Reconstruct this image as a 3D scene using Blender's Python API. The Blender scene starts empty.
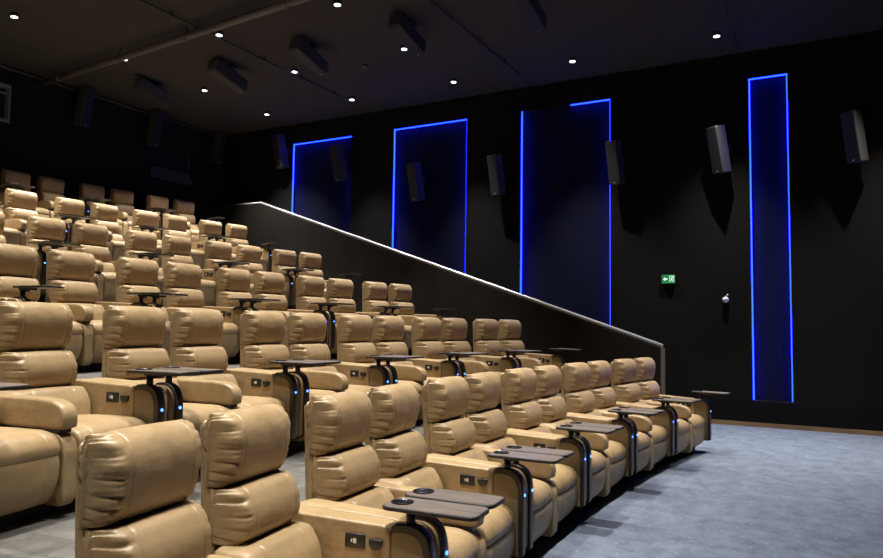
import bpy, bmesh, math, random
from mathutils import Vector, Matrix

random.seed(7)
scn = bpy.context.scene
C = scn.collection

# ------------------------------------------------------------------ camera, world, exposure
cam_d = bpy.data.cameras.new('camera'); cam = bpy.data.objects.new('camera', cam_d); C.objects.link(cam)
cam_d.sensor_width = 36.0; cam_d.lens = 704.324 / 883 * 36.0; cam_d.clip_start = 0.05
F = Vector((0.8741, 0.4811, 0.0671)).normalized(); U = Vector((-0.0658, -0.0196, 0.9976))
Rt = F.cross(U).normalized(); U = Rt.cross(F).normalized()
M = Matrix((Rt, U, -F)).transposed().to_4x4(); M.translation = (0, 0, 1.4772)
cam.matrix_world = M
scn.camera = cam
world = bpy.data.worlds.new('world'); scn.world = world; world.use_nodes = True
bgn = world.node_tree.nodes['Background']; bgn.inputs[0].default_value = (0.6, 0.7, 1.0, 1); bgn.inputs[1].default_value = 0.0015
vs = scn.view_settings
vs.view_transform = 'Standard'; vs.look = 'None'; vs.gamma = 1.0; vs.use_curve_mapping = False; vs.exposure = 0.28
SPOT_W = 860.0; SPOT_COL = (1.0, 0.97, 0.92)
LED_E = 24.0

# ------------------------------------------------------------------ the room's measures
XW, ZC, YB = 12.014, 5.95, 12.62          # right wall, ceiling, back wall
XL, YF = -6.0, -7.0
CX, CY, XEND = 5.3286, -19.7866, 9.9608
W, S, P = 0.4988, 0.5975, 1.35855
ROWS = [(22.119, 0.0, -0.7185), (24.092, 0.463, -0.419), (26.166, 1.025, -0.1018),
        (28.303, 1.638, 0.2056), (30.488, 2.322, 0.5287), (31.974, 2.913, 0.5051)]
PAR = Vector((10.45, 2.13)); PARD = Vector((0.117, 0.993)).normalized()   # foot line of the stair wall

# ------------------------------------------------------------------ materials
def new_mat(name, col=(.5, .5, .5), rough=.5, metal=0, emit=None, estr=0, spec=.5, coat=0):
    m = bpy.data.materials.new(name); m.use_nodes = True
    b = m.node_tree.nodes['Principled BSDF']
    b.inputs['Base Color'].default_value = (*col, 1); b.inputs['Roughness'].default_value = rough
    b.inputs['Metallic'].default_value = metal; b.inputs['Specular IOR Level'].default_value = spec
    b.inputs['Coat Weight'].default_value = coat
    if emit:
        b.inputs['Emission Color'].default_value = (*emit, 1); b.inputs['Emission Strength'].default_value = estr
    return m
def noise_mix(m, c1, c2, scale=5, detail=4, stretch=None, lo=.35, hi=.65, bump=0, bscale=200, bdist=.002):
    nt = m.node_tree; N = nt.nodes; L = nt.links; b = N['Principled BSDF']
    tc = N.new('ShaderNodeTexCoord'); mp = N.new('ShaderNodeMapping')
    if stretch: mp.inputs['Scale'].default_value = stretch
    L.new(tc.outputs['Object'], mp.inputs['Vector'])
    n = N.new('ShaderNodeTexNoise'); n.inputs['Scale'].default_value = scale; n.inputs['Detail'].default_value = detail
    L.new(mp.outputs[0], n.inputs['Vector'])
    r = N.new('ShaderNodeValToRGB'); r.color_ramp.elements[0].position = lo; r.color_ramp.elements[1].position = hi
    r.color_ramp.elements[0].color = (*c1, 1); r.color_ramp.elements[1].color = (*c2, 1)
    L.new(n.outputs['Fac'], r.inputs[0]); L.new(r.outputs[0], b.inputs['Base Color'])
    if bump:
        n2 = N.new('ShaderNodeTexNoise'); n2.inputs['Scale'].default_value = bscale; n2.inputs['Detail'].default_value = 3
        L.new(tc.outputs['Object'], n2.inputs['Vector'])
        bp = N.new('ShaderNodeBump'); bp.inputs['Strength'].default_value = bump; bp.inputs['Distance'].default_value = bdist
        L.new(n2.outputs['Fac'], bp.inputs['Height']); L.new(bp.outputs[0], b.inputs['Normal'])
    return m, r
M_LEATHER = new_mat('tan leather', rough=.40, spec=.5)
noise_mix(M_LEATHER, (.295, .200, .096), (.365, .253, .132), scale=6, bump=.5, bscale=11, bdist=.014)
M_DARKLEATHER = new_mat('brown panel', rough=.38, spec=.5)
noise_mix(M_DARKLEATHER, (.21, .145, .065), (.26, .18, .085), scale=5)
M_RIM = new_mat('charcoal rim', (.030, .022, .016), rough=.30)
M_BLACK = new_mat('black plastic', (.012, .012, .012), rough=.35)
M_BASE = new_mat('black plinth', (.008, .008, .008), rough=.8)
M_TRAY = new_mat('dark oak laminate', rough=.38)
noise_mix(M_TRAY, (.085, .068, .052), (.20, .165, .13), scale=9, stretch=(7, .6, 1), detail=6, lo=.3, hi=.7)
M_TEDGE = new_mat('black tray edge', (.02, .018, .017), rough=.4)
M_CUP = new_mat('black gloss cup holder', (.006, .006, .007), rough=.15)
M_BLUE = new_mat('blue lamp', (.1, .3, 1), emit=(.06, .20, 1.0), estr=4)
M_GLYPH = new_mat('socket symbol', (.7, .7, .65), rough=.5)
M_WALL = new_mat('black wall fabric', rough=.95, spec=.1)
noise_mix(M_WALL, (.007, .0066, .006), (.0115, .0108, .0097), scale=90, detail=3, bump=.3, bscale=300)
M_NICHE = new_mat('dark blue niche fabric', (.006, .007, .021), rough=.9, spec=.1)
M_BWALL = new_mat('dark back wall', (.012, .012, .016), rough=.95, spec=.1)
M_PLINTH = new_mat('black lower wall', (.004, .004, .006), rough=.9, spec=.15)
M_CEIL = new_mat('dark rough ceiling', rough=.95, spec=.1)
noise_mix(M_CEIL, (.038, .034, .030), (.066, .060, .053), scale=40, detail=5, bump=.6, bscale=120, bdist=.01)
M_STAIR = new_mat('stair wall paint', rough=.8, spec=.2)
noise_mix(M_STAIR, (.014, .011, .008), (.019, .015, .011), scale=3)
M_STEND = new_mat('lit stair wall end', (.16, .115, .07), rough=.6)  # light falling on the wall's end face is put into this paler brown
M_RAIL = new_mat('brushed steel rail', (.75, .74, .72), rough=.38, metal=.6)
M_WOOD = new_mat('skirting wood', rough=.5)
noise_mix(M_WOOD, (.16, .095, .045), (.28, .17, .085), scale=2, stretch=(1, .6, 1))
M_PIPE = new_mat('painted pipe', (.10, .092, .078), rough=.6)
M_CONDUIT = new_mat('black conduit', (.02, .018, .016), rough=.6)
M_EDGE = new_mat('ceiling edge trim', (.10, .09, .085), rough=.6)
M_SPK = new_mat('speaker grille', rough=.6)
noise_mix(M_SPK, (.005, .005, .006), (.008, .008, .009), scale=400, detail=1)
M_SPKB = new_mat('speaker cabinet', (.05, .047, .043), rough=.6)
M_BRKT = new_mat('black bracket', (.008, .008, .008), rough=.6)
M_BADGE = new_mat('silver badge', (.8, .8, .8), rough=.3, metal=.7)
M_LAMPH = new_mat('downlight housing', (.02, .02, .02), rough=.5)
M_LAMP = new_mat('downlight lens', (1, 1, 1), emit=(.85, .92, 1), estr=5)
M_LED = new_mat('blue LED strip', (.05, .1, .6), emit=(.0025, .0105, 1.0), estr=LED_E)
M_LED2 = new_mat('dim blue LED strip', (.03, .06, .4), emit=(.0025, .0105, 1.0), estr=LED_E * .8)
M_GREEN = new_mat('exit sign green', (.01, .22, .07), emit=(.01, .30, .08), estr=.35)
M_SIGNW = new_mat('exit sign white', (.8, .85, .8), emit=(.7, .9, .75), estr=.6)
M_WHITE = new_mat('white plastic', (.8, .8, .8), rough=.4)
M_GLASS = new_mat('dark glass', (.02, .022, .035), rough=.12)
M_FRAME = new_mat('grey window frame', (.20, .21, .23), rough=.5)
M_SILL = new_mat('dark sill', (.10, .10, .105), rough=.5)

def carpet(name, c1, c2, dot, dots=True):
    m = new_mat(name, rough=.95, spec=.1); nt = m.node_tree; N = nt.nodes; L = nt.links; b = N['Principled BSDF']
    tc = N.new('ShaderNodeTexCoord')
    n = N.new('ShaderNodeTexNoise'); n.inputs['Scale'].default_value = 5.0; n.inputs['Detail'].default_value = 9; n.inputs['Roughness'].default_value = .72
    L.new(tc.outputs['Object'], n.inputs['Vector'])
    r = N.new('ShaderNodeValToRGB'); r.color_ramp.elements[0].position = .34; r.color_ramp.elements[1].position = .64
    r.color_ramp.elements[0].color = (*c1, 1); r.color_ramp.elements[1].color = (*c2, 1)
    L.new(n.outputs['Fac'], r.inputs[0])
    # small woven dots on a regular grid
    mp = N.new('ShaderNodeMapping'); mp.inputs['Scale'].default_value = (5.5, 5.5, 0); mp.inputs['Rotation'].default_value = (0, 0, .5)
    L.new(tc.outputs['Object'], mp.inputs['Vector'])
    fr = N.new('ShaderNodeVectorMath'); fr.operation = 'FRACTION'; L.new(mp.outputs[0], fr.inputs[0])
    di = N.new('ShaderNodeVectorMath'); di.operation = 'DISTANCE'; di.inputs[1].default_value = (.5, .5, 0)
    L.new(fr.outputs[0], di.inputs[0])
    lt = N.new('ShaderNodeMath'); lt.operation = 'LESS_THAN'; lt.inputs[1].default_value = .045 if dots else 0
    L.new(di.outputs['Value'], lt.inputs[0])
    mx = N.new('ShaderNodeMixRGB'); L.new(lt.outputs[0], mx.inputs[0]); L.new(r.outputs[0], mx.inputs[1]); mx.inputs[2].default_value = (*dot, 1)
    L.new(mx.outputs[0], b.inputs['Base Color'])
    n2 = N.new('ShaderNodeTexNoise'); n2.inputs['Scale'].default_value = 160; L.new(tc.outputs['Object'], n2.inputs['Vector'])
    bp = N.new('ShaderNodeBump'); bp.inputs['Strength'].default_value = .5; bp.inputs['Distance'].default_value = .006
    L.new(n2.outputs['Fac'], bp.inputs['Height']); L.new(bp.outputs[0], b.inputs['Normal'])
    return m
M_CARPET = carpet('blue grey carpet', (.088, .102, .134), (.15, .173, .225), (.21, .24, .30))
M_CARPET2 = carpet('terrace carpet in warm light', (.075, .07, .062), (.14, .132, .116), (.14, .132, .116))  # same carpet as the floor, the terraces' warmer light put into its colour

# ------------------------------------------------------------------ mesh helpers
class MB:
    def __init__(s): s.v = []; s.f = []; s.smooth = []
    def add(s, vs_, fs, sm=False):
        o = len(s.v); s.v += [tuple(v) for v in vs_]; s.f += [tuple(i + o for i in f) for f in fs]; s.smooth += [sm] * len(fs); return s
    def box(s, x0, x1, y0, y1, z0, z1, mat=None):
        vs_ = [Vector((x, y, z)) for z in (z0, z1) for y in (y0, y1) for x in (x0, x1)]
        if mat: vs_ = [mat @ v for v in vs_]
        return s.add(vs_, [(0, 2, 3, 1), (4, 5, 7, 6), (0, 1, 5, 4), (2, 6, 7, 3), (0, 4, 6, 2), (1, 3, 7, 5)])
    def prism(s, poly, x0, x1, to=None, sm=False):      # poly of (f, z) pairs drawn in the side view, swept along x
        n = len(poly); vs_ = []
        for x in (x0, x1):
            for (f, z) in poly: vs_.append(Vector((x, -f, z)))
        if to: vs_ = [to @ v for v in vs_]
        fs = [(i, (i + 1) % n, n + (i + 1) % n, n + i) for i in range(n)]
        s.add(vs_, fs, sm); o = len(s.v) - 2 * n
        s.f += [tuple(o + i for i in reversed(range(n))), tuple(o + n + i for i in range(n))]; s.smooth += [False, False]; return s
    def tube(s, a, b, r, n=16, r2=None):
        a = Vector(a); b = Vector(b); d = (b - a).normalized(); u = d.orthogonal().normalized(); w = d.cross(u)
        r2 = r if r2 is None else r2; vs_ = []
        for (c, rr) in ((a, r), (b, r2)):
            for i in range(n):
                t = 2 * math.pi * i / n; vs_.append(c + u * (rr * math.cos(t)) + w * (rr * math.sin(t)))
        o = len(s.v); s.add(vs_, [(i, (i + 1) % n, n + (i + 1) % n, n + i) for i in range(n)], True)
        s.f += [tuple(o + i for i in reversed(range(n))), tuple(o + n + i for i in range(n))]; s.smooth += [False, False]; return s
    def build(s, name, mat, parent=None, bevel=0, segs=2, mats=None):
        me = bpy.data.meshes.new(name); me.from_pydata(s.v, [], s.f)
        bm = bmesh.new(); bm.from_mesh(me)
        for f, sm in zip(bm.faces, s.smooth): f.smooth = sm
        bmesh.ops.recalc_face_normals(bm, faces=bm.faces)
        if bevel:
            es = [e for e in bm.edges if len(e.link_faces) == 2 and e.calc_face_angle(0) > .6]
            bmesh.ops.bevel(bm, geom=es, offset=bevel, segments=segs, affect='EDGES', profile=.5)
            for f in bm.faces: f.smooth = f.calc_area() < bevel * 2 or f.smooth
        bm.to_mesh(me); bm.free()
        for m in ([mat] + (mats or [])): me.materials.append(m)
        o = bpy.data.objects.new(name, me); C.objects.link(o)
        if parent: o.parent = parent
        return o

def rpoly(pts, r, n=5):                                # rounds the corners of a closed polygon; r a number or one per corner
    out = []; m = len(pts)
    for i in range(m):
        p0 = Vector(pts[i - 1]); p = Vector(pts[i]); p1 = Vector(pts[(i + 1) % m]); rr = r[i] if isinstance(r, (list, tuple)) else r
        a = (p0 - p); b = (p1 - p); la, lb = a.length, b.length; a.normalize(); b.normalize()
        d = min(rr, la * .49, lb * .49)
        A = p + a * d; B = p + b * d
        for k in range(n + 1):
            t = k / n; q = A * (1 - t) ** 2 + p * (2 * t * (1 - t)) + B * t * t; out.append((q.x, q.y))
    res = [out[0]]
    for q in out[1:]:
        if (Vector(q) - Vector(res[-1])).length > 1e-5: res.append(q)
    if (Vector(res[0]) - Vector(res[-1])).length < 1e-5: res.pop()
    return res
def resample(poly, n):
    P_ = [Vector(p) for p in poly]; P_.append(P_[0]); L = [0]
    for a, b in zip(P_, P_[1:]): L.append(L[-1] + (b - a).length)
    out = []; j = 0
    for i in range(n):
        t = L[-1] * i / n
        while L[j + 1] < t: j += 1
        out.append(P_[j].lerp(P_[j + 1], (t - L[j]) / max(1e-9, L[j + 1] - L[j])))
    return out
def pad(poly, x0, x1, n=64, m=26, r=.02, crown=.006, seams=(), taper=0, fback=0, ruche=0, rn=13, rband=.07, seed=0, shear=None, seam_d=.004):
    """soft upholstered body: side-view outline swept along x, ends rounded, seams pressed in, sides gathered"""
    pts = resample(poly, n); nrm = []
    area = sum(pts[i].x * pts[(i + 1) % n].y - pts[(i + 1) % n].x * pts[i].y for i in range(n))
    sg = 1 if area > 0 else -1
    for i in range(n):
        t = (pts[(i + 1) % n] - pts[i - 1]).normalized(); nrm.append(Vector((t.y, -t.x)) * sg)
    rnd = random.Random(seed); ph = [rnd.uniform(0, 6.28) for _ in range(6)]
    xs = set(); h = (x1 - x0) / 2; cxx = (x0 + x1) / 2
    for k in range(7): d = r * (1 - math.cos(math.pi / 2 * k / 6)); xs.add(round(x0 + d, 5)); xs.add(round(x1 - d, 5))
    for k in range(1, m): xs.add(round(x0 + r + (x1 - x0 - 2 * r) * k / m, 5))
    for q in seams:
        for d in (-.009, -.004, 0, .004, .009): xs.add(round(q + d, 5))
    xs = sorted(xs); V = []
    for x in xs:
        d = min(x - x0, x1 - x); e = 0
        if d < r: e = r - math.sqrt(max(0, r * r - (r - d) ** 2))
        out = crown * (1 - ((x - cxx) / h) ** 2)
        sgap = sum(math.exp(-((x - q) / .0035) ** 2) for q in seams) * seam_d
        band = max(0, 1 - d / rband) if ruche else 0
        band = band * band * (3 - 2 * band) if band else 0
        side = 0 if x < cxx else 3
        for i in range(n):
            u = i / n; o = out - e - sgap
            if band:
                q1 = abs(math.sin(math.pi * rn * u + ph[side] + 1.1 * math.sin(6.28 * 2 * u + ph[side + 1]))); q2 = abs(math.sin(math.pi * rn * 1.63 * u + ph[side + 2]))
                o -= (1.0 if side == 0 else .35) * ruche * band * (1.25 * (1 - q1) ** 2 + .55 * (1 - q2) ** 2.5 - .18)
            p = pts[i] + nrm[i] * o
            if taper and d < taper:
                g = math.sqrt(max(0, 1 - (1 - d / taper) ** 2)); g = .12 + .88 * g
                p = Vector((fback + (p.x - fback) * g if p.x > fback else p.x, p.y))
            xx = x
            if shear: xx = shear(x, p.x)
            V.append((xx, -p.x, p.y))
    k = len(xs); Fs = []
    for a in range(k - 1):
        for i in range(n):
            j = (i + 1) % n; Fs.append((a * n + i, a * n + j, (a + 1) * n + j, (a + 1) * n + i))
    mb = MB(); mb.add(V, Fs, True)
    # end caps: a shrinking ring and a centre fan
    for a, s_ in ((0, -1), (k - 1, 1)):
        c = Vector((0, 0, 0))
        for i in range(n): c += Vector(V[a * n + i])
        c /= n; ring = [Vector(V[a * n + i]).lerp(c, .3) + Vector((s_ * .003, 0, 0)) for i in range(n)]
        o = len(mb.v); mb.v += [tuple(p) for p in ring] + [tuple(c + Vector((s_ * .005, 0, 0)))]
        for i in range(n):
            j = (i + 1) % n
            mb.f.append((a * n + i, a * n + j, o + j, o + i)); mb.smooth.append(True)
            mb.f.append((o + i, o + j, o + n)); mb.smooth.append(True)
    return mb

def tag(o, label=None, cat=None, group=None, kind=None):
    if label: o['label'] = label
    if cat: o['category'] = cat
    if group: o['group'] = group
    if kind: o['kind'] = kind
    return o
def empty(name, loc=(0, 0, 0), rz=0):
    o = bpy.data.objects.new(name, None); C.objects.link(o); o.location = loc; o.rotation_euler = (0, 0, rz); o.empty_display_size = .1; return o
def copy_tree(o, parent=None):
    c = o.copy(); C.objects.link(c)
    if parent: c.parent = parent
    for ch in [x for x in o.children]: copy_tree(ch, c)
    return c
def struct(o): o['kind'] = 'structure'; return o

# ------------------------------------------------------------------ structure
struct(MB().box(XL, XW + .3, YF, YB + .2, -.12, 0).build('floor', M_CARPET))
struct(MB().box(XL, XW + .3, YF, YB + .2, ZC, ZC + .15).build('ceiling', M_CEIL))
struct(MB().box(XL - .15, XL, YF, YB + .2, 0, ZC).build('wall_left', M_BWALL))
struct(MB().box(XL - .15, XW + .3, YF - .15, YF, 0, ZC).build('wall_front', M_BWALL))
# terraces: curved steps that carry rows two to six
def arc_pt(x, r): return Vector((x, CY + math.sqrt(r * r - (x - CX) ** 2)))
def par_hit(r):
    lo, hi = 0.0, 14.0
    for _ in range(40):
        mid = (lo + hi) / 2; p = PAR + PARD * mid
        if (p - Vector((CX, CY))).length < r: lo = mid
        else: hi = mid
    return PAR + PARD * lo
def terrace(k):
    z = ROWS[k][1]; r0 = ROWS[k - 1][0] + .30; r1 = (ROWS[k][0] + .30) if k < 5 else None
    xe = par_hit(r0); front = [arc_pt(XL + .01 + (xe.x - XL - .01) * i / 40, r0) for i in range(41)]
    if r1:
        xe = par_hit(r1); back = [arc_pt(XL + .01 + (xe.x - XL - .01) * i / 40, r1) for i in range(41)]
    else:
        t = (YB - PAR.y) / PARD.y; xe = PAR + PARD * t; back = [Vector((XL + .01 + (xe.x - XL - .01) * i / 40, YB)) for i in range(41)]
    V = []; 
    for zz in (.0, z):
        for line in (front, back): V += [(p.x, p.y, zz) for p in line]
    n = 41; Fs = []
    for i in range(n - 1):
        Fs += [(i, n + i, n + i + 1, i + 1), (2 * n + i, 2 * n + i + 1, 3 * n + i + 1, 3 * n + i), (i, i + 1, 2 * n + i + 1, 2 * n + i), (n + i, 3 * n + i, 3 * n + i + 1, n + i + 1)]
    Fs += [(0, 2 * n, 3 * n, n), (n - 1, 2 * n - 1, 4 * n - 1, 3 * n - 1)]
    return struct(MB().add(V, Fs).build('floor_terrace', M_CARPET2))
for k in range(1, 6): terrace(k)

# right wall with four recessed light niches (y0, y1, ztop, zbottom)
NICHES = [(.50, 1.06, 5.51, .40), (3.29, 4.97, 5.51, .40), (6.10, 7.79, 5.52, .40), (8.85, 10.47, 5.51, .40)]
ND = .11
mb = MB(); ys = YF
for (a, b, zt, zb) in NICHES:
    mb.box(XW, XW + .3, ys, a, 0, ZC); mb.box(XW, XW + .3, a, b, zt, ZC); mb.box(XW, XW + .3, a, b, 0, zb); ys = b
mb.box(XW, XW + .3, ys, YB + .2, 0, ZC)
struct(mb.build('wall_right', M_WALL))
mb = MB()
for (a, b, zt, zb) in NICHES: mb.box(XW + ND, XW + .295, a, b, zb, zt)
struct(mb.build('wall_right_recess', M_NICHE))
struct(MB().box(XW - .012, XW, YF, YB, .07, .38).build('trim_lower_wall', M_PLINTH))
mb = MB(); y = YF
while y < YB:
    mb.box(XW - .03, XW, y + .003, min(YB, y + 1.9), 0, .065); y += 1.9
struct(mb.build('baseboard_right', M_WOOD))

# back wall with two projection windows
def back_wall():
    y0, y1 = YB, YB + .2; mb = MB(); wins = [(4.6, 7.02, 4.94, 5.62), (10.0, 11.12, 4.58, 5.25)]
    x = XL
    for (a, b, zb, zt) in wins:
        mb.box(x, a, y0, y1, 0, ZC); mb.box(a, b, y0, y1, 0, zb); mb.box(a, b, y0, y1, zt, ZC); x = b
    mb.box(x, XW, y0, y1, 0, ZC); struct(mb.build('wall_back', M_BWALL))
    (a, b, zb, zt) = wins[0]
    w1 = struct(MB().box(a, b, y0 + .12, y0 + .14, zb, zt).build('window_1', M_GLASS))
    fm = MB(); fm.box(a, b, y0 - .01, y0 + .12, zb, zb + .06); fm.box(a, b, y0 + .0, y0 + .12, zt - .05, zt); fm.box(a, b, y0 + .05, y0 + .12, zt - .16, zt - .13); fm.box(b - .03, b, y0, y0 + .12, zb, zt)
    fm.build('window_frame', M_FRAME, w1)
    (a, b, zb, zt) = wins[1]
    w2 = struct(MB().box(a, b, y0 + .15, y0 + .17, zb, zt).build('window_2', M_GLASS))
    fm = MB(); fm.prism([(-y0 - .15, zb + .28), (-y0 + .02, zb), (-y0 - .15, zb)], a, b); fm.build('window_sill', M_SILL, w2)
    fm = MB()
    for xx in (a, b - .012):
        fm.prism([(-y0 - .14, zb + .29), (-y0 + .02, zb + .012), (-y0 + .03, zb + .02), (-y0 - .14, zb + .31)], xx, xx + .012)
    fm.box(b - .012, b, y0 + .125, y0 + .145, zb + .29, zt)
    fm.build('window_frame', M_FRAME, w2)
back_wall()
struct(MB().tube((XL, YB - .04, ZC - .05), (XW - .02, YB - .04, ZC - .05), .022, 8).build('trim_ceiling_edge', M_EDGE))

# stair wall beside the rows, with its rail
def pw(y, z, off=0.0):
    p = PAR + PARD * ((y - PAR.y) / PARD.y) + Vector((PARD.y, -PARD.x)) * off
    return Vector((p.x, p.y, z))
ends = [(2.13, 1.21), (10.95, 4.11), (YB, 4.16)]
V = []
for off in (0, .14):
    V += [pw(2.13, 0, off), pw(YB, 0, off)] + [pw(y, z, off) for (y, z) in reversed(ends)]
n = 5
struct(MB().add(V, [tuple(range(n)), tuple(range(2 * n - 1, n - 1, -1))] + [(i, (i + 1) % n, n + (i + 1) % n, n + i) for i in range(n)]).build('wall_stair', M_STAIR))
cap = MB(); cap.add([pw(2.118, 0, -.004), pw(2.118, 0, .144), pw(2.118, 1.21, .144), pw(2.118, 1.21, -.004), pw(2.135, 0, -.004), pw(2.135, 0, .144), pw(2.135, 1.21, .144), pw(2.135, 1.21, -.004)],
        [(0, 1, 2, 3), (7, 6, 5, 4), (0, 4, 5, 1), (1, 5, 6, 2), (2, 6, 7, 3), (3, 7, 4, 0)])
struct(cap.build('wall_stair_lit_end', M_STEND))  # thin slab that paints the end face as lit
rail = MB()
rail.tube(pw(2.12, 1.24, .05), pw(10.95, 4.14, .05), .028); rail.tube(pw(10.95, 4.14, .05), pw(YB - .02, 4.19, .05), .02)
tag(rail.build('handrail', M_RAIL), 'pale metal handrail sloping up along the top of the dark stair wall', 'handrail')

# ------------------------------------------------------------------ recliner seats
HW = W / 2; GAP = S - W
def make_recliner(kind):
    """kind 'A' carries its tray console on the low-x side and the shared middle armrest; 'B' carries its console on the high-x side"""
    root = empty('cinema_recliner')
    sg = 1 if kind == 'B' else -1
    def part(mb, name, mat, par=root, **k): return mb.build(name, mat, par, **k)
    # back
    shell = rpoly([(-.094, 1.085), (-.060, 1.098), (.02, .40), (-.02, .30), (-.055, .30)], [.02, .03, .02, .02, .02])
    part(pad(shell, -HW + .050, HW - .022, n=44, m=6, r=.018, crown=0), 'back_shell', M_LEATHER).location.y = .022
    head = rpoly([(-.06, .838), (.028, .836), (.060, .880), (.078, .970), (.080, 1.045), (.045, 1.105), (-.01, 1.122), (-.05, 1.115), (-.065, 1.07)], [.02, .03, .05, .05, .04, .035, .03, .03, .02])
    part(pad(head, -HW + .046, HW - .012, n=132, m=44, r=.008, crown=.005, taper=.040, fback=-.045, seams=(-HW + .125, HW - .085), ruche=.019, rn=12, rband=.070, seed=3), 'head_pillow', M_LEATHER).location.y = .022
    lum = rpoly([(-.04, .622), (.098, .620), (.135, .660), (.138, .745), (.095, .815), (.06, .830), (-.04, .828)], [.01, .03, .04, .05, .03, .02, .01])
    part(pad(lum, -HW + .050, HW - .012, n=110, m=44, r=.008, crown=.006, taper=.040, fback=-.02, seams=(-HW + .125, HW - .085), ruche=.019, rn=10, rband=.070, seed=9), 'lumbar_pillow', M_LEATHER).location.y = .022
    low = rpoly([(.0, .42), (.235, .42), (.205, .54), (.155, .615), (.0, .618)], .028)
    part(pad(low, -HW + .006, HW - .006, n=48, m=16, r=.03, crown=.006, seams=(-HW + .115, HW - .115)), 'seat_back', M_LEATHER)
    # seat and leg rest
    seat = rpoly([(.14, .33), (.14, .447), (.40, .452), (.565, .452), (.640, .428), (.672, .37), (.655, .32)], [.01, .01, .05, .06, .05, .03, .02])
    part(pad(seat, -HW + .004, HW - .004, n=64, m=16, r=.022, crown=.012, seams=(-HW + .09, HW - .09)), 'seat_cushion', M_LEATHER)
    leg = rpoly([(.48, .09), (.585, .085), (.640, .135), (.668, .22), (.668, .31), (.652, .345), (.50, .345)], [.01, .02, .04, .06, .03, .02, .01])
    part(pad(leg, -HW + .008, HW - .008, n=56, m=14, r=.018, crown=.010, seams=(-HW + .09, HW - .09)), 'leg_rest', M_LEATHER)
    part(MB().box(-HW + .01, HW - .01, -.52, .05, .10, .42), 'seat_box', M_BASE)
    x0, x1 = (-HW - .10, HW) if kind == 'A' else (-HW, HW + .10)
    if kind == 'A': x1 = HW + GAP
    part(MB().box(x0 + .01, x1 - .01, -.50, .06, .0, .139), 'base', M_BASE)
    # tray console: armrest, housing, tray
    xa = HW + .003; xb = HW + .128
    def shear(x, f):                                    # the outer side closes in towards the screen, as the rows are curved
        t = max(0, (x - xa) / (xb - xa)); return sg * (x - t * .031 * max(-.05, f))
    arm = rpoly([(-.07, .14), (-.07, .62), (0, .648), (.50, .632), (.525, .615), (.525, .14)], [.01, .03, .06, .01, .02, .01])
    a = part(pad(arm, xa, xb, n=72, m=6, r=.012, crown=.002, shear=shear), 'console_armrest', M_LEATHER)
    xi = sg * (xa - .002)
    so = MB(); so.box(min(xi, xi - sg * .008), max(xi, xi - sg * .008), -.41, -.315, .527, .588); s_o = part(so, 'power_socket', M_BLACK, a, bevel=.003)
    gl = MB(); xg = xi - sg * .0095
    gl.box(min(xi, xg), max(xi, xg), -.370, -.356, .548, .568); gl.box(min(xi, xg), max(xi, xg), -.351, -.345, .552, .564)
    part(gl, 'socket_symbol', M_GLYPH, s_o)
    kn = MB(); pts = [(.430, .573), (.492, .573)] + [(.461 + .031 * math.cos(t), .562 - .034 * math.sin(t)) for t in [math.pi * i / 8 for i in range(9)]]
    kn.prism(pts, min(xi, xi - sg * .014), max(xi, xi - sg * .014)); part(kn, 'control_knob', M_BLACK, a, bevel=.003)
    inner = rpoly([(.52, .15), (.52, .60), (.53, .628), (.63, .625), (.672, .595), (.692, .53), (.692, .15)], [.005, .02, .01, .05, .04, .04, .02])
    part(pad(inner, xa + .03, xb - .002, n=48, m=4, r=.008, crown=0, shear=shear), 'console_front', M_LEATHER)
    hp = rpoly([(.522, .14), (.522, .640), (.620, .645), (.682, .615), (.708, .54), (.708, .14)], [.005, .02, .06, .07, .06, .02], 6)
    hb = MB(); hx0, hx1 = sorted((sg * (xa + .004), sg * (xa + .066)))
    inn = rpoly([(.528, .145), (.528, .61), (.608, .613), (.655, .590), (.678, .53), (.678, .145)], [.005, .02, .05, .05, .05, .005], 6)
    hb.prism(inn, hx0 - .001, hx1 + .001)
    h = part(hb, 'tray_housing', M_DARKLEATHER, bevel=.002)
    rm = MB(); n = len(hp); outer = resample(hp, 72); 
    rm.prism([(p.x, p.y) for p in outer], hx0 + .002, hx1 - .002, sm=False); part(rm, 'housing_rim', M_RIM, h, bevel=.005)
    xc = (hx0 + hx1) / 2
    part(MB().tube((xc, -.706, .495), (xc, -.713, .495), .009, 12), 'status_light', M_BLUE, h)
    # tray: rounded laminate board on a swivel post
    tr = empty('tray'); tr.parent = root
    yaw = {'A': .03, 'B': .06}[kind]; tr.location = (xc + .030, -.600, .652); tr.rotation_euler = (0, 0, -yaw)
    tw = .190; cxo = {'A': .030, 'B': -.035}[kind]
    bp = rpoly([(cxo - tw / 2, .095), (cxo + tw / 2, .095), (cxo + tw / 2, -.335), (cxo - tw / 2, -.335)], .045, 6)
    def flat(poly, z0, z1):
        mbx = MB(); k = len(poly); vs_ = [(x, y, z) for z in (z0, z1) for (x, y) in poly]
        mbx.add(vs_, [(i, (i + 1) % k, k + (i + 1) % k, k + i) for i in range(k)] + [tuple(reversed(range(k))), tuple(range(k, 2 * k))]); return mbx
    b = flat(bp, .060, .076).build('tray_board', M_TEDGE, tr, bevel=.003)
    bp2 = rpoly([(cxo - tw / 2 + .006, .089), (cxo + tw / 2 - .006, .089), (cxo + tw / 2 - .006, -.329), (cxo - tw / 2 + .006, -.329)], .041, 6)
    flat(bp2, .0762, .0772).build('tray_top', M_TRAY, b)
    cu = MB(); N_ = 28; cyo = .035; rings = [(.049, .0775), (.049, .0815), (.043, .0825), (.040, .080), (.038, .064), (.0, .063)]
    vs_ = [(cxo + r_ * math.cos(6.2832 * i / N_), cyo + r_ * math.sin(6.2832 * i / N_), z_) for (r_, z_) in rings[:-1] for i in range(N_)] + [(cxo, cyo, .078)]
    fs = []
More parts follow.
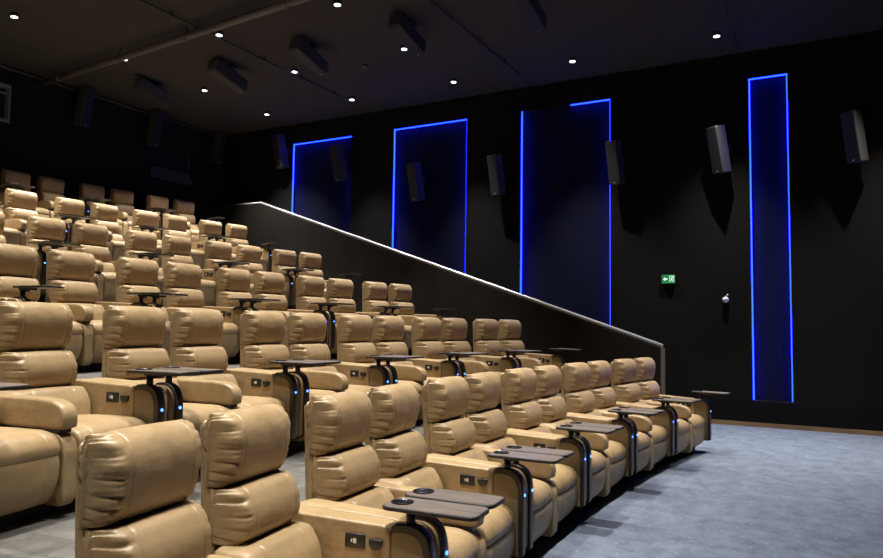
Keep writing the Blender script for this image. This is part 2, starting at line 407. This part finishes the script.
    for a_ in range(len(rings) - 2):
        for i in range(N_): j = (i + 1) % N_; fs.append((a_ * N_ + i, a_ * N_ + j, (a_ + 1) * N_ + j, (a_ + 1) * N_ + i))
    # the recess floor sits just above the board's top
    vs_ = [(x, y, max(z, .0776)) for (x, y, z) in vs_]
    for i in range(N_): fs.append(((len(rings) - 2) * N_ + i, (len(rings) - 2) * N_ + (i + 1) % N_, len(vs_) - 1))
    cu.add(vs_, fs, True); cu.build('cup_holder', M_CUP, b)
    po = MB(); po.tube((-.02, 0, -.03), (-.02, 0, .045), .020, 16); po.tube((0, 0, .030), (0, 0, .044), .034, 20); po.box(-.035, .035, -.10, .035, .042, .060); po.tube((-.02, 0, -.03), (-.02, 0, -.012), .030, 20)
    po.build('tray_post', M_BLACK, tr)
    if kind == 'A':                                      # low armrest shared by the pair
        ca = rpoly([(.0, .455), (.0, .607), (.45, .607), (.575, .600), (.640, .570), (.660, .52), (.655, .455)], [.01, .02, .03, .05, .05, .03, .02])
        part(pad(ca, HW + .002, HW + GAP - .002, n=60, m=6, r=.016, crown=.003), 'middle_armrest', M_LEATHER)
        cl = rpoly([(.0, .10), (.0, .437), (.55, .440), (.625, .428), (.668, .38), (.672, .10), (.64, .065)], [.01, .01, .03, .04, .03, .02, .01])
        part(pad(cl, HW + .006, HW + GAP - .006, n=56, m=5, r=.012, crown=.001), 'armrest_base', M_LEATHER)
        cg = MB(); cg.box(HW + .012, HW + GAP - .012, -.62, 0, .435, .46); part(cg, 'armrest_gap_shade', M_BLACK)  # black fill painted in for the shaded gap under the armrest
    return root

protoA = make_recliner('A'); protoB = make_recliner('B'); used = {'A': False, 'B': False}
ORD = ['first', 'second', 'third', 'fourth', 'fifth', 'sixth', 'seventh', 'eighth', 'ninth', 'tenth', 'eleventh', 'twelfth']
RN = ['front row', 'second row', 'third row', 'fourth row', 'fifth row', 'back row']
NSEAT = [12, 12, 10, 10, 8, 8]
for k, (r, z, dx) in enumerate(ROWS):
    th0 = math.asin((XEND + dx - CX) / r)
    for i in range(NSEAT[k]):
        j = i // 2; kind = 'B' if i % 2 == 0 else 'A'
        th = th0 - (j * P + (S + W) / 2) / r
        tg = Vector((math.cos(th), -math.sin(th))); c = Vector((CX + r * math.sin(th), CY + r * math.cos(th)))
        c = c + tg * (S / 2 if kind == 'B' else -S / 2)
        proto = protoB if kind == 'B' else protoA
        o = copy_tree(proto) if used[kind] else proto; used[kind] = True
        o.location = (c.x, c.y, z); o.rotation_euler = (0, 0, -th)
        row = RN[k]; look = 'tan leather recliner' if k < 5 else 'dimly lit tan recliner'
        if i == 0: lab = '%s in the %s, right beside the stair wall' % (look, row)
        elif i == NSEAT[k] - 1 and k == 0: lab = look + ' in the front row, nearest the camera'
        else: lab = '%s in the %s, %s from the stair wall' % (look, row, ORD[i])
        tag(o, lab, 'seat', 'cinema recliners in the ' + RN[k])
        for ch in o.children:
            if ch.name.startswith('tray') and ch.type == 'EMPTY': ch.rotation_euler.z += random.uniform(-.012, .012)

# ------------------------------------------------------------------ blue LED strips
LN = ['narrow niche nearest the screen', 'wide niche above the lower end of the stair wall', 'wide niche beside the middle of the stair wall', 'wide niche nearest the back wall']
for q, (a, b, zt, zb) in enumerate(NICHES):
    root = empty('led_strip', (XW + .032, (a + b) / 2, zb)); tag(root, 'blue LED light strip edging the ' + LN[q], 'light strip', 'blue wall light strips')
    lx, my = XW + .02, (a + b) / 2
    def st(y0, y1, z0, z1, name, m=M_LED):
        return MB().box(-.009, .009, y0 - my, y1 - my, z0 - zb, z1 - zb).build(name, m, root)
    st(b - .020, b - .002, zb + .01, zt - .002, 'side_strip')
    dp = 0
    st(a + .002, a + .014, zb + .01, (4.75 if q == 3 else zt - .002), 'side_strip', M_LED2 if q else M_LED).location.x = dp
    ta, tb = a, b
    if q == 1: tb = 4.02
    st(ta + .002, tb - .002, zt - .018, zt - .002, 'top_strip')

# ------------------------------------------------------------------ loudspeakers
def make_speaker():
    root = empty('loudspeaker')
    b = MB(); b.prism(rpoly([(-.10, -.37), (.09, -.37), (.11, -.34), (.11, .34), (.09, .37), (-.10, .37)], .006, 2), -.10, .10)
    body = b.build('cabinet', M_SPKB, root, bevel=.006)
    MB().box(-.092, .092, -.118, -.111, -.36, .36).build('grille', M_SPK, root, bevel=.003)
    MB().box(-.012, .012, -.122, -.117, -.345, -.331).build('badge', M_BADGE, root)
    k = MB(); k.box(-.03, .03, .095, .22, -.05, .05); k.box(-.05, .05, .21, .235, -.10, .10); k.box(-.07, .07, .09, .13, -.22, .22); k.build('wall_bracket', M_BRKT, root, bevel=.003)
    return root
sp0 = make_speaker(); first = [True]
def speaker(loc, rot, label, group):
    o = sp0 if first[0] else copy_tree(sp0); first[0] = False
    o.location = loc; o.rotation_euler = rot; tag(o, label, 'loudspeaker', group); return o
WS = [(-.36, 4.33, 'black loudspeaker high on the wall nearest the screen, past the narrow blue niche'),
      (1.50, 4.34, 'grey loudspeaker on the wall between exit sign and narrow blue niche'),
      (3.15, 4.30, 'black loudspeaker against the screen side edge of the second blue niche'),
      (5.36, 4.29, 'black loudspeaker on dark wall between the second and third blue niches'),
      (7.10, 4.31, 'black loudspeaker mounted inside the outline of the third blue niche'),
      (9.00, 4.88, 'black loudspeaker before the dim edge of the fourth blue niche'),
      (10.62, 5.30, 'black loudspeaker at the wall corner beside the fourth blue niche')]
for (y, z, lab) in WS:
    speaker((XW - .252, y - .02, z), (math.radians(12), 0, math.radians(-90 - (32 if y < 2 else 12))), lab, 'surround loudspeakers on the side wall')
for (x, z, lab) in [(8.25, 5.62, 'dark loudspeaker on the back wall by the projection window'), (9.86, 5.62, 'dark loudspeaker on the back wall above the small glazed port'), (11.62, 5.62, 'dark loudspeaker on the back wall near the side wall corner')]:
    speaker((x, YB - .25, 5.555), (math.radians(10), 0, 0), lab, 'surround loudspeakers on the back wall')
CSP = [(8.50, 3.45, 'black ceiling loudspeaker nearest the screen'), (8.50, 5.38, 'black ceiling loudspeaker above the third row'), (8.52, 7.25, 'black ceiling loudspeaker between the large pipe and the side wall'),
       (8.58, 9.10, 'black ceiling loudspeaker just past the large pipe'), (8.60, 11.05, 'black ceiling loudspeaker nearest the back wall')]
for (x, y, lab) in CSP:
    o = speaker((x, y * .985, 5.712), (0, 0, 0), lab, 'loudspeakers hung from the ceiling')
    # long axis along x with its far end lower, grille looking down towards the seats
    X = Vector((0, 1, 0)); Z = Vector((-.97, 0, .22)).normalized(); Yv = Z.cross(X).normalized()   # local x, z, y
    R_ = Matrix((X, Yv, Z)).transposed()
    if (R_ @ Vector((0, -1, 0))).z > 0: X = -X; Yv = Z.cross(X).normalized(); R_ = Matrix((X, Yv, Z)).transposed()
    o.rotation_euler = R_.to_euler()

# ------------------------------------------------------------------ ceiling services
px_ = lambda y: 7.04 + .0709 * (y - 6.09)
pipe = MB(); pipe.tube((px_(-2), -2.0, 5.79), (px_(YB - .02), YB - .02, 5.79), .055, 20)
for y in (4.5, 6.3, 8.4, 10.1, 11.9):
    x = px_(y); pipe.tube((x, y, 5.79), (x + .004, y + .05, 5.79), .064, 20); pipe.box(x - .012, x + .012, y + .01, y + .04, 5.79, ZC)
tag(pipe.build('ceiling_pipe', M_PIPE), 'thick dark painted pipe running under the ceiling', 'pipe')
for (y, x0, x1, rr, lab) in [(8.19, 4.4, 11.24, .016, 'thin black conduit crossing under the thick ceiling pipe'), (4.65, 4.4, 11.19, .016, 'thin black conduit across the ceiling over the lower rows'), (1.16, 6.0, 11.9, .008, 'very thin conduit across the ceiling nearest the screen')]:
    c = MB(); c.tube((x0, y, 5.88), (x1, y, 5.88), rr, 10)
    x = x0 + .4
    while x < x1: c.tube((x, y, 5.88), (x + .04, y, 5.88), rr * 1.6, 10); c.box(x + .01, x + .03, y - .006, y + .006, 5.88, ZC); x += .95
    tag(c.build('ceiling_conduit', M_CONDUIT), lab, 'conduit')
sd = MB(); sd.tube((9.72, 6.92, ZC), (9.72, 6.92, ZC - .04), .05, 20)
sd_o = sd.build('smoke_detector', M_LAMPH); tag(sd_o, 'small dark ceiling detector with a white dot', 'detector')
MB().tube((9.72, 6.92, ZC - .04), (9.72, 6.92, ZC - .05), .015, 12).build('indicator', M_WHITE, sd_o)

def make_downlight():
    root = empty('downlight')
    h = MB(); h.tube((0, 0, 0), (0, 0, -.052), .056, 24); h.build('lamp_housing', M_LAMPH, root)
    l = MB(); l.tube((0, 0, -.053), (0, 0, -.057), .045, 24); l.build('lamp_lens', M_LAMP, root)
    ld = bpy.data.lights.new('downlight', 'SPOT'); ld.energy = SPOT_W; ld.color = SPOT_COL; ld.spot_size = math.radians(65); ld.spot_blend = 1.0; ld.shadow_soft_size = .035
    lo = bpy.data.objects.new('downlight_lamp', ld); C.objects.link(lo); lo.location = (0, 0, -.08); lo.parent = root
    return root
dl0 = make_downlight(); fd = True
flood = bpy.data.lights.new('downlight_flood', 'SPOT'); flood.energy = SPOT_W; flood.color = SPOT_COL; flood.spot_size = math.radians(84); flood.spot_blend = 1.0; flood.shadow_soft_size = .035
GX = [11.03, 9.33, 7.58, 5.74, 4.05, 2.3, .55]; GY = [10.35, 8.14, 5.88, 3.65, 1.40, -.85]
GYN = ['by the back wall', 'along the crossing conduit', 'above the third row', 'above the second row', 'above the front row', 'over the open front carpet']
GXN = ['nearest the blue side wall', 'second from the side wall', 'third from the side wall', 'fourth from the side wall', 'fifth from the side wall', 'sixth from the side wall', 'seventh from the side wall']
for gy, yn in zip(GY, GYN):
    for gx, xn in zip(GX, GXN):
        if (gx == 9.33 and gy == 3.65) or (gy < 0 and gx < 9): continue
        o = copy_tree(dl0)
        if gy > 10:                                     # the last line of lamps floods wider, on to the back row
            for ch in o.children:
                if ch.type == 'LIGHT': ch.data = flood
        o.location = (gx, gy, ZC); tag(o, 'lit ceiling downlight %s, %s' % (yn, xn), 'ceiling light', 'ceiling downlights')

for ch in list(dl0.children): bpy.data.objects.remove(ch)
bpy.data.objects.remove(dl0)

# ------------------------------------------------------------------ exit sign, wall fitting
ex = empty('exit_sign', (XW, 2.31, 2.31)); tag(ex, 'small green exit sign with arrow and running figure on the dark wall', 'sign')
MB().box(-.06, 0, -.105, .105, -.072, .072).build('sign_box', M_BRKT, ex, bevel=.004)
MB().box(-.064, -.060, -.105, .105, -.07, .07).build('sign_face', M_GREEN, ex)
# wall seen from the room: +y is to the viewer's left
sy = MB()
def quad(pts): # pts of (u to the right, z)
    k = len(pts); vs_ = [(x, -u, z) for x in (-.0665, -.064) for (u, z) in pts]
    sy.add(vs_, [tuple(range(k)), tuple(reversed(range(k, 2 * k)))] + [(i, (i + 1) % k, k + (i + 1) % k, k + i) for i in range(k)])
quad([(-.085, 0), (-.05, .035), (-.05, .012), (-.012, .012), (-.012, -.012), (-.05, -.012), (-.05, -.035)])
for p in ([(.02, -.052), (.028, -.052), (.028, .052), (.02, .052)], [(.02, .052), (.092, .052), (.092, .044), (.02, .044)], [(.084, .052), (.092, .052), (.092, -.052), (.084, -.052)],
          [(.050, .020), (.066, .014), (.060, -.012), (.046, -.006)], [(.048, -.004), (.058, -.010), (.046, -.030), (.032, -.040), (.030, -.032), (.040, -.024)],
          [(.054, -.008), (.062, -.012), (.072, -.026), (.070, -.046), (.062, -.046), (.064, -.030)], [(.052, .018), (.036, .010), (.036, .002), (.052, .010)], [(.062, .014), (.078, .004), (.076, -.004), (.060, .006)]):
    quad(p)
k = 10; quad([(.064 + .009 * math.cos(6.283 * i / k), .031 + .009 * math.sin(6.283 * i / k)) for i in range(k)])
sy.build('pictogram', M_SIGNW, ex)
wf = empty('wall_sensor', (XW, 1.435, 1.965)); tag(wf, 'small round white fitting on the dark wall under the grey loudspeaker', 'sensor')
prof = [(0, .0), (.045, .0), (.050, .025), (.047, .058), (.033, .080), (.0, .090)]
N_ = 20; m_ = MB(); vs_ = [(-d, r_ * math.cos(6.2832 * i / N_), r_ * math.sin(6.2832 * i / N_)) for (r_, d) in prof for i in range(N_)]
m_.add(vs_, [(a * N_ + i, a * N_ + (i + 1) % N_, (a + 1) * N_ + (i + 1) % N_, (a + 1) * N_ + i) for a in range(len(prof) - 1) for i in range(N_)], True); m_.build('dome', M_WHITE, wf)
MB().tube((-.05, -.01, .055), (-.06, -.04, .085), .010, 8).build('bracket', M_WHITE, wf)
